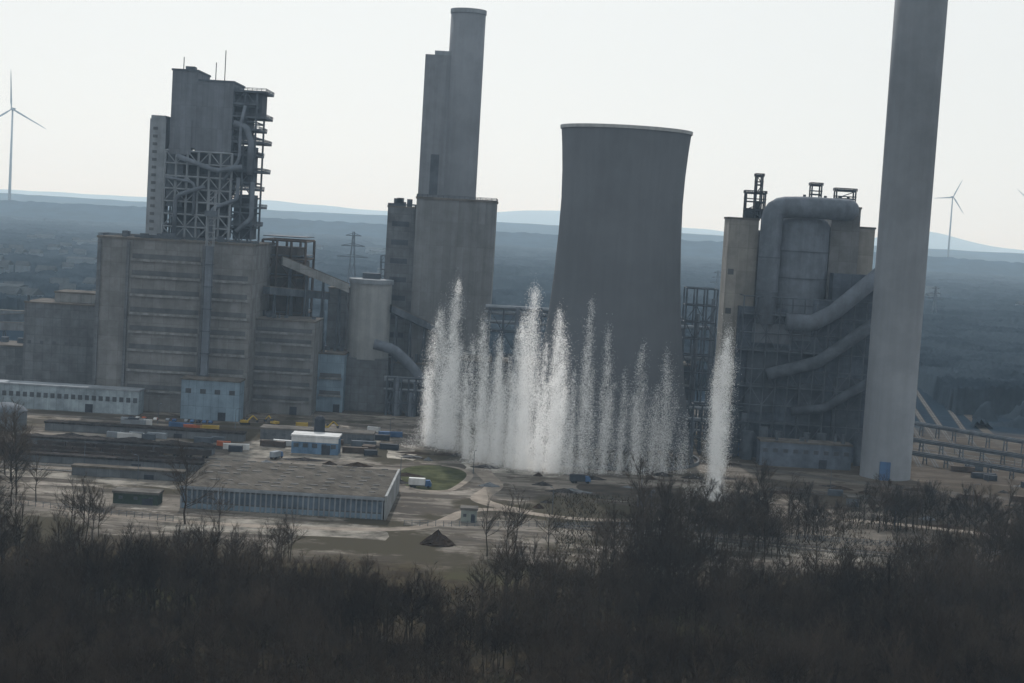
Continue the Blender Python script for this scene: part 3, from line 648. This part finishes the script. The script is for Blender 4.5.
truck(34, 721, DARKM, 'dark truck parked at the foot of the sprays', .2, s_=1.1)
truck(-105, 740, LSTEEL, 'grey box truck in the yard', 1.2)
def excavator(x, y, rot, lab):
    T = thing('excavator', lab, 'excavator', (x, y, 0), 'yellow excavators before the boiler house', rot)
    for sy in (-1, 1): part(T, 'track', MB().box(-2.2, 2.2, sy * 1.2 - .35, sy * 1.2 + .35, .15, .9).cyl((-2.2, sy * 1.2 - .35, .55), (-2.2, sy * 1.2 + .35, .55), .5, n=12).cyl((2.2, sy * 1.2 - .35, .55), (2.2, sy * 1.2 + .35, .55), .5, n=12), RUBBER)
    part(T, 'body', MB().box(-2.4, 1.6, -1.4, 1.4, 1.1, 2.3), YEL); part(T, 'cab', MB().box(.4, 1.9, .1, 1.3, 2.3, 3.5), GLASS)
    part(T, 'boom', MB().beam((1.2, -.3, 1.8), (4, -.3, 4.8), .6).beam((4, -.3, 4.8), (6.4, -.3, 2.6), .45), YEL)
    part(T, 'bucket', MB().add([(6, -.9, 2.4), (7, -.9, 2.5), (6.8, -.9, 1.2), (5.8, -.9, 1.4), (6, .3, 2.4), (7, .3, 2.5), (6.8, .3, 1.2), (5.8, .3, 1.4)], [(0, 1, 2, 3), (7, 6, 5, 4), (0, 4, 5, 1), (0, 3, 7, 4), (3, 2, 6, 7)]), DARKM)
excavator(-138, 850, .3, 'yellow excavator parked before the boiler house'); excavator(-123, 853, 2.6, 'yellow excavator parked before the boiler house'); excavator(-95, 846, .2, 'yellow excavator parked before the boiler house')
def car(x, y, rot, m, lab):
    T = thing('parked_car', lab, 'car', (x, y, 0), 'cars parked in the yard', rot)
    pts = [(-2.1, .3), (2.1, .3), (2.15, .8), (1.2, .95), (.5, 1.45), (-1.2, 1.45), (-1.9, .95), (-2.15, .85)]
    n_ = len(pts); part(T, 'body', MB().add([(a, -.85, b_) for a, b_ in pts] + [(a, .85, b_) for a, b_ in pts], [tuple(range(n_)), tuple(range(2 * n_ - 1, n_ - 1, -1))] + [(i, i + n_, (i + 1) % n_ + n_, (i + 1) % n_) for i in range(n_)]), m)
    part(T, 'window', MB().box(-1.0, .4, -.87, .87, 1.0, 1.36), GLASS)
    for xx in (-1.3, 1.3):
        for yy_ in (-.8, .8): part(T, 'wheel', MB().cyl((xx, yy_ - .12, .33), (xx, yy_ + .12, .33), .33, n=12), RUBBER)
for i in range(14):
    cm = R.choice([WHITE, DARKM, LSTEEL, BLUE, RED]); nm_ = {WHITE: 'white', DARKM: 'black', LSTEEL: 'silver', BLUE: 'blue', RED: 'red'}[cm]
    car(-200 + i * 3.2 + R.choice([0, 3]), 846 + (i % 2) * .5, math.pi / 2, cm, nm_ + ' car parked in a row on asphalt')
def fence(x0, y0, x1, y1, lab):
    T = thing('fence', lab, 'fence', (x0, y0, 0)); dx, dy = x1 - x0, y1 - y0; n_ = int(math.hypot(dx, dy) / 3)
    for i in range(n_ + 1): part(T, 'post', MB().beam((dx * i / n_, dy * i / n_, 0), (dx * i / n_, dy * i / n_, 2.2), .16), CONC2)
    r_ = MB()
    for z in (.4, .9, 1.4, 2.0): r_.beam((0, 0, z), (dx, dy, z), .1)
    part(T, 'rail', r_, STEEL)
fence(-210, 600, -118, 578, 'grey post and wire fence along the dirt road'); fence(-36, 596, 60, 622, 'grey post and wire fence along the dirt road'); fence(60, 622, 250, 600, 'grey post and wire fence near the trees')
lp = thing('street_lamp', 'slim grey street lamp in the works yard', 'street lamp', (-140, 832, 0), 'street lamps in the works yard')
part(lp, 'pole', MB().cyl((0, 0, 0), (0, 0, 10), .18, .1, n=8), STEEL); part(lp, 'arm', MB().beam((0, 0, 10), (1.8, 0, 10.4), .12), STEEL); part(lp, 'lamp_head', MB().box(1.4, 2.6, -.2, .2, 10.3, 10.5), STEEL)
for x, y in ((-100, 832), (-60, 832), (-180, 832), (-45, 700), (-14, 730), (20, 640), (60, 650), (110, 672), (160, 655), (60, 700), (-150, 660), (-180, 690), (150, 740), (210, 720), (225, 880), (250, 900), (240, 800), (265, 840)): copy_thing(lp, (x, y, 0), rot=R.uniform(0, 6))

# ------------------------------------------------------------------ pylons, turbines, houses
def pylon(x, y, h, lab='grey steel lattice pylon above the woods'):
    T = thing('power_pylon', lab, 'pylon', (x, y, 0), 'power pylons over the plain'); mb = MB(); w0 = h * .1
    lv = [(0, w0), (.3, w0 * .6), (.6, w0 * .28), (1, w0 * .1)]
    for (a, wa), (b_, wb) in zip(lv, lv[1:]):
        for sx in (-1, 1):
            for sy in (-1, 1): mb.beam((sx * wa, sy * wa, a * h), (sx * wb, sy * wb, b_ * h), .7)
            mb.beam((sx * wa, -wa, a * h), (-sx * wb, -wb, b_ * h), .5)
    part(T, 'mast', mb, STEEL)
    for z, wd in ((.68, .2), (.82, .15), (.95, .1)):
        part(T, 'cross_arm', MB().beam((-wd * h, 0, z * h), (wd * h, 0, z * h), .8).beam((-wd * h, 0, z * h), (0, 0, z * h + 3), .5).beam((wd * h, 0, z * h), (0, 0, z * h + 3), .5), STEEL)
for x, y, h in ((-192, 1900, 92), (-190, 3000, 60), (-760, 2300, 55), (-560, 2700, 55), (120, 2300, 58), (310, 2500, 58), (620, 2400, 56)): pylon(x, y, h)
def turbine(x, y, hub, bl, a0, lab, s_=1.):
    T = thing('wind_turbine', lab, 'wind turbine', (x, y, 0), 'wind turbines on the horizon')
    part(T, 'tower', MB().cyl((0, 0, 0), (0, 0, hub - 1.5 * s_), 2.2 * s_, 1.1 * s_, n=20), TURB, smooth=True)
    part(T, 'nacelle', MB().box(-1.8 * s_, 1.8 * s_, -3 * s_, 7 * s_, hub - 1.5 * s_, hub + 2 * s_), TURB)
    part(T, 'hub', MB().cyl((0, -3 * s_, hub), (0, -6.5 * s_, hub), 1.9 * s_, .8 * s_, n=16), TURB)
    for k in range(3):
        a = math.radians(a0 + 120 * k); d = Vector((math.cos(a), 0, math.sin(a))); nn = Vector((-math.sin(a), 0, math.cos(a))); o = Vector((0, -4.5 * s_, hub))
        vs = []
        for q, wd in ((.02, .8), (.18, 1.7), (.5, 1.2), (.85, .7), (1, .25)):
            p_ = o + d * bl * q
            vs += [p_ + nn * wd * s_, p_ + Vector((0, .4 * s_, 0)), p_ - nn * wd * .5 * s_, p_ - Vector((0, .4 * s_, 0))]
        fs = [(4 * i + j, 4 * i + (j + 1) % 4, 4 * i + 4 + (j + 1) % 4, 4 * i + 4 + j) for i in range(4) for j in range(4)] + [(16, 17, 18, 19)]
        part(T, 'blade', MB().add(vs, fs), TURB)
turbine(-2200, 7020, 467, 170, 93, 'tall pale wind turbine standing beyond the plant', 3.2)
turbine(1850, 7000, 329, 84, 66, 'distant pale wind turbine above the woods', 2.3)
turbine(2180, 7000, 331, 76, 20, 'distant pale wind turbine above the woods', 2.0)
for i in range(90):
    Y = R.uniform(1450, 3600); X = R.uniform(-.36, -.2) * Y
    if i >= 70: Y = R.uniform(2200, 4400); X = R.uniform(-.15, .36) * Y
    a, b_ = R.uniform(6, 12), R.uniform(5, 8); big = R.random() < .15
    if big: a *= 3; b_ *= 2
    T = thing('distant_house', 'large grey hall among distant woods' if big else 'small grey house among distant woods', 'house', (X, Y, 0), 'houses scattered over the plain', R.uniform(-.5, .5))
    h_ = 24 if big else 19
    part(T, 'wall', MB().box(-a, a, -b_, b_, 0, h_), HOUSEW); part(T, 'roof', MB().gable(-a, a, -b_, b_, h_, h_ + (2 if big else 6)), HOUSER)

# ------------------------------------------------------------------ bare trees
def gen_tree(seed, h=15., lim=9, sub=6, tw=5, nside=3):
    r_ = random.Random(seed); tr = MB(); cr = MB()
    pts = [Vector((0, 0, -.3))]
    for k in range(5): pts.append(pts[-1] + Vector((r_.uniform(-.35, .35), r_.uniform(-.35, .35), h * .17)))
    R0 = h * .014
    rad = [R0 * (1 - .16 * k) for k in range(6)]
    for a, b_, ra, rb in zip(pts, pts[1:], rad, rad[1:]): tr.cyl(a, b_, ra, rb, n=6, cap=False)
    def along(q):
        q = q * 5; i = min(4, int(q)); return pts[i].lerp(pts[i + 1], q - i)
    for i in range(lim):
        q = r_.uniform(.28, 1.); p = along(q); az = r_.uniform(0, 6.28); el_ = r_.uniform(.42, 1.15) if q < .85 else r_.uniform(.9, 1.5)
        ln = h * (.46 - .2 * q) * r_.uniform(.8, 1.25)
        d = Vector((math.cos(az) * math.cos(el_), math.sin(az) * math.cos(el_), math.sin(el_)))
        mid = p + d * ln * .5; d2 = (d + Vector((r_.uniform(-.3, .3), r_.uniform(-.3, .3), .35))).normalized(); end = mid + d2 * ln * .5
        cr.cyl(p, mid, R0 * .45, R0 * .28, n=nside, cap=False); cr.cyl(mid, end, R0 * .28, R0 * .1, n=nside, cap=False)
        for j in range(sub):
            u = r_.uniform(.2, 1.); pp = p.lerp(mid, u * 2) if u < .5 else mid.lerp(end, u * 2 - 1)
            dd = (d + Vector((r_.uniform(-.9, .9), r_.uniform(-.9, .9), r_.uniform(-.2, .9)))).normalized(); l2 = ln * .38 * r_.uniform(.6, 1.3)
            e2 = pp + dd * l2; cr.cyl(pp, e2, R0 * .13, R0 * .05, n=3, cap=False)
            for k in range(tw):
                q2 = pp.lerp(e2, r_.uniform(.25, 1.)); d3 = (dd + Vector((r_.uniform(-1, 1), r_.uniform(-1, 1), r_.uniform(-.4, 1)))).normalized()
                e3 = q2 + d3 * l2 * r_.uniform(.4, .9); s_ = d3.orthogonal().normalized() * R0 * .10
                cr.add([q2 - s_, q2 + s_, e3], [(0, 1, 2)])
    return tr, cr
variants = []
for s_ in range(7):
    tr, cr = gen_tree(s_ + 1, 15, 17, 9, 9)
    variants.append((tr.mesh('trunk', BARK), cr.mesh('crown', (TWIG, TWIG, TWIG2, TWIG3, TWIG, TWIG3, TWIG2)[s_])))
def edge_y(px):
    e = 490 + 13 * math.sin(px * .045) + 9 * math.sin(px * .13 + 1)
    e += 46 * max(0, min(1, (px - 20) / 40)) + 28 * max(0, min(1, (px - 110) / 60)) + 30 * max(0, min(1, (-px - 135) / 30))
    return e
def tsize(x, y):
    b_ = .44 + .85 * float(vnoise2(x, y, 21, 28)) + R.uniform(-.15, .22)
    return b_ * (1 + .3 * math.exp(-((x - 70) / 45) ** 2) * (y > 470) + .35 * (x < -145) * (y > 440))
pos = []
y = 338.
while y < 665:
    x = -y * .46
    while x < y * .46:
        px = x + R.uniform(-3, 3); py = y + R.uniform(-3, 3)
        dens = float(vnoise2(px, py, 11, 24)) * .55 + float(vnoise2(px, py, 12, 10)) * .45
        ed = edge_y(px); th = .25 + .26 * max(0, min(1, (py - ed + 60) / 60))
        trk = -1.5 < (py - (612 - (px - 20) * .168)) < 10
        keep = py < ed and dens > th
        keep = keep or (px > 28 and ed <= py < ed + 110 and dens > .61 and not trk)
        keep = keep or (px <= 28 and ed <= py < ed + 60 and dens > .76)
        if keep: pos.append((px, py))
        x += 5.1
    y += 5.1
vis = [p for p in pos if abs(p[0]) < p[1] * .335 + 4 and p[1] > 365]
vis.sort(key=lambda p: p[1])
back = sorted(vis, key=lambda p: -p[1])[:135]; bs = set(back)
ind = [p for p in vis if p not in bs][:140]
special = [(-196, 640, 1.9), (-190, 628, 1.7), (-203, 655, 1.8), (-208, 640, 1.9), (-199, 622, 1.7), (-185, 612, 1.6), (-192, 604, 1.5), (-113, 575, 1.75), (-98, 560, 1.1), (-180, 590, 1.4), (-174, 600, 1.2), (150, 640, 1.4), (168, 650, 1.2), (60, 596, 1.4), (75, 590, 1.55), (52, 590, 1.3), (98, 592, 1.3), (200, 640, 1.5)]
done = set(ind) | bs
def put_tree(x, y, sc):
    tv = R.choice(variants)
    T = thing('bare_tree', 'tall leafless tree at the yard edge' if sc > 1.45 else 'bare brown leafless tree in the winter wood', 'tree', (x, y, 0), 'bare trees of the winter wood', R.uniform(0, 6.28))
    T.scale = (sc * R.uniform(.9, 1.25), sc * R.uniform(.9, 1.25), sc)
    for nm, me in (('trunk', tv[0]), ('crown', tv[1])):
        o = bpy.data.objects.new(nm, me); o.parent = T; COL.objects.link(o)
for x, y in ind + back: put_tree(x, y, tsize(x, y))
for x, y, s_ in special: put_tree(x, y, s_)
rest = [p for p in pos if p not in done]
lows = []
for s_ in range(4):
    tr, cr = gen_tree(s_ + 20, 15, 14, 8, 8)
    o = len(tr.v); tr.v += cr.v; tr.f += [tuple(i + o for i in f) for f in cr.f]
    tris = []
    for f in tr.f:
        for k in range(1, len(f) - 1): tris.append((f[0], f[k], f[k + 1]))
    lows.append((np.array([tuple(v) for v in tr.v]), np.array(tris)))
def join_np(name, items, m, label, cat):
    V = []; F = []; o = 0
    for v, f in items: V.append(v); F.append(f + o); o += len(v)
    V = np.concatenate(V); F = np.concatenate(F)
    me = bpy.data.meshes.new(name); me.vertices.add(len(V)); me.vertices.foreach_set('co', V.ravel())
    me.loops.add(F.size); me.loops.foreach_set('vertex_index', F.ravel().astype(np.int32))
    me.polygons.add(len(F)); me.polygons.foreach_set('loop_start', np.arange(0, F.size, 3, dtype=np.int32))
    me.polygons.foreach_set('loop_total', np.full(len(F), 3, dtype=np.int32)); me.update(calc_edges=True); me.materials.append(m)
    ob = bpy.data.objects.new(name, me); COL.objects.link(ob); ob['kind'] = 'stuff'; ob['label'] = label; ob['category'] = cat
items = []
for x, y in rest:
    v, f = lows[R.randrange(4)]; a = R.uniform(0, 6.28); s_ = tsize(x, y)
    M = np.array([[math.cos(a), -math.sin(a), 0], [math.sin(a), math.cos(a), 0], [0, 0, 1]]) * s_
    items.append((v @ M.T + np.array([x, y, 0]), f))
join_np('winter_wood', items, mat('mixed_wood_twigs', (.058, .047, .038), var=.6, scale=.035, streak=0), 'mass of bare brown trees filling the wood', 'woods')
N = 80000
ux = rng.uniform(-1, 1, N); uy = 335 + (545 - 335) * rng.random(N); ux = ux * uy * .46
extra = rng.random(N) < .34
uy = np.where(extra & (ux > 20), rng.uniform(545, 690, N), uy)
ok = ((.6 * vnoise2(ux, uy, 31, 22) + .4 * vnoise2(ux, uy, 32, 7)) > .38) & ((uy < 500) | (ux > 20))
ux = ux[ok]; uy = uy[ok]; N = len(ux)
hh = rng.uniform(.5, 2.6, N); c1 = np.stack([ux, uy, np.zeros(N)], 1)
dr = rng.normal(0, .6, (N, 3)); dr[:, 2] = 1; tip = c1 + dr * hh[:, None]; sd_ = rng.normal(0, 1, (N, 3)); sd_[:, 2] *= .4; sd_ /= np.linalg.norm(sd_, axis=1)[:, None]
V = np.stack([c1 - sd_ * .2, c1 + sd_ * .2, tip], 1).reshape(-1, 3)
join_np('undergrowth', [(V, np.arange(3 * N).reshape(-1, 3))], SCRUB, 'low brown winter undergrowth beneath the trees', 'undergrowth')

# ------------------------------------------------------------------ water spray columns
m = bpy.data.materials.new('white_water_spray'); t = nt(m); out = node(t, 'ShaderNodeOutputMaterial')
d_ = node(t, 'ShaderNodeBsdfDiffuse'); tl = node(t, 'ShaderNodeBsdfTranslucent'); mx = node(t, 'ShaderNodeMixShader')
d_.inputs[0].default_value = (.95, .96, .97, 1); tl.inputs[0].default_value = (.97, .975, .98, 1); mx.inputs[0].default_value = .62
L(t, d_, 0, mx, 1); L(t, tl, 0, mx, 2); L(t, mx, 0, out, 0); SPRAY = m
def plume(x, y, h, wd, n, seed, lab, mist=1., taper=0.):
    r_ = np.random.default_rng(seed)
    C = []; Sg = []; Wt = []
    lean = r_.uniform(-.15, .15) * wd
    stems = [(0, 0, lean, h, 1.)] + [(r_.uniform(-.32, .32) * wd, r_.uniform(-.3, .3) * wd, r_.uniform(-.3, .3) * wd, h * r_.uniform(.45, .92), r_.uniform(.45, .8)) for _ in range(4)]
    for sx, sy, ln, sh, ws in stems:
        k = int(40 * sh / h)
        for i in range(k):
            u = (i + r_.random()) / k
            sh_ = (.32 + .68 * math.sin(min(1., u * .93 + .07) * math.pi) ** .8) * (1.15 - .35 * u) if not taper else (.35 + .75 * math.sin(min(1, u ** 1.3 * .93 + .04) * math.pi))
            rad = wd * .17 * sh_ * ws
            C.append((sx * (.6 + .4 * u) + ln * u + r_.normal(0, rad * .6), sy + r_.normal(0, rad * .6), (sh - wd * .12) * u))
            s_ = wd * r_.uniform(.045, .15) * (.45 + .65 * sh_) * (1 if ws == 1 else .85); Sg.append((s_, s_, s_ * r_.uniform(1.3, 3.2)))
            Wt.append(s_ ** 1.4 * (1.1 - .35 * u) * ws)
    mw = np.mean(Wt)
    for i in range(int(12 * mist)):
        C.append((r_.normal(0, wd * .36), r_.normal(0, wd * .4), r_.uniform(1, h * .14))); Sg.append((wd * .24, wd * .22, wd * .2)); Wt.append(1.6 * mw)
    for i in range(int(9 * mist)):
        C.append((r_.normal(0, wd * .2), r_.normal(0, wd * .22), r_.uniform(.15, .6) * h)); Sg.append((wd * .16, wd * .16, wd * .7)); Wt.append(1.7 * mw)
    C = np.array(C); Sg = np.array(Sg); Wt = np.array(Wt)
    k = r_.choice(len(C), n, p=Wt / Wt.sum())
    c_ = C[k] + r_.normal(0, 1, (n, 3)) * Sg[k]; c_[:, 2] = np.abs(c_[:, 2])
    s1 = r_.normal(0, 1, (n, 3)); s2 = r_.normal(0, 1, (n, 3)); s1 /= np.linalg.norm(s1, axis=1)[:, None]; s2 /= np.linalg.norm(s2, axis=1)[:, None]
    sz = r_.uniform(.08, .20, n)[:, None]
    V = np.stack([c_ - s1 * sz, c_ + s1 * sz, c_ + s2 * sz * 1.6], 1).reshape(-1, 3)
    me = bpy.data.meshes.new('water_spray'); me.vertices.add(3 * n); me.vertices.foreach_set('co', V.ravel())
    me.loops.add(3 * n); me.loops.foreach_set('vertex_index', np.arange(3 * n, dtype=np.int32)); me.polygons.add(n)
    me.polygons.foreach_set('loop_start', np.arange(0, 3 * n, 3, dtype=np.int32)); me.polygons.foreach_set('loop_total', np.full(n, 3, dtype=np.int32)); me.update(calc_edges=True)
    me.materials.append(SPRAY); o = bpy.data.objects.new('water_spray', me); o.location = (x, y, 0); COL.objects.link(o)
    o['label'] = lab; o['category'] = 'water spray'; o['group'] = 'columns of white water spray'
PL = [(-38, 808, 70, 12, 38000, .6), (-30.5, 804, 85, 16, 92000, 1), (-19, 775, 58, 10, 20000, .5), (-12, 765, 69, 14, 50000, 1), (-4.5, 760, 60, 12, 44000, 1), (1.5, 754, 66, 9, 24000, .6), (8, 750, 85, 16, 92000, 1.2), (15.5, 747, 60, 9, 24000, .6), (22.5, 745, 77, 15, 68000, 1), (29.5, 745, 50, 8, 10000, .5),
      (36, 747, 83, 11, 20000, .5), (44.5, 750, 69, 12, 19000, .5), (53, 753, 50, 9, 7500, .5), (61, 757, 63, 13, 17000, .5), (68.5, 760, 44, 9, 5500, .5), (75, 763, 59, 13, 15000, .5), (84, 768, 32, 9, 3000, .5), (92.5, 693, 73, 13, 76000, .25)]
for i, (x, y, h, wd, n, mi) in enumerate(PL):
    plume(x, y, h, wd, int(n * 1.05), i + 50, 'lone white water spray column shooting up near the chimney' if i == 17 else ('thin greyish spray column before the cooling tower' if i > 8 else 'dense white water spray column rising from the yard'), mi, 1. if i == 17 else 0.)

# ------------------------------------------------------------------ hazy air
m = bpy.data.materials.new('air_haze'); t = nt(m); out = node(t, 'ShaderNodeOutputMaterial'); vs_ = node(t, 'ShaderNodeVolumeScatter')
vs_.inputs['Color'].default_value = (.55, .77, 1, 1); vs_.inputs['Density'].default_value = .00007; vs_.inputs['Anisotropy'].default_value = .3
L(t, vs_, 0, out, 1)
solo('sky', MB().box(-20000, 20000, -2500, 30000, -20, 420), m, kind='structure')
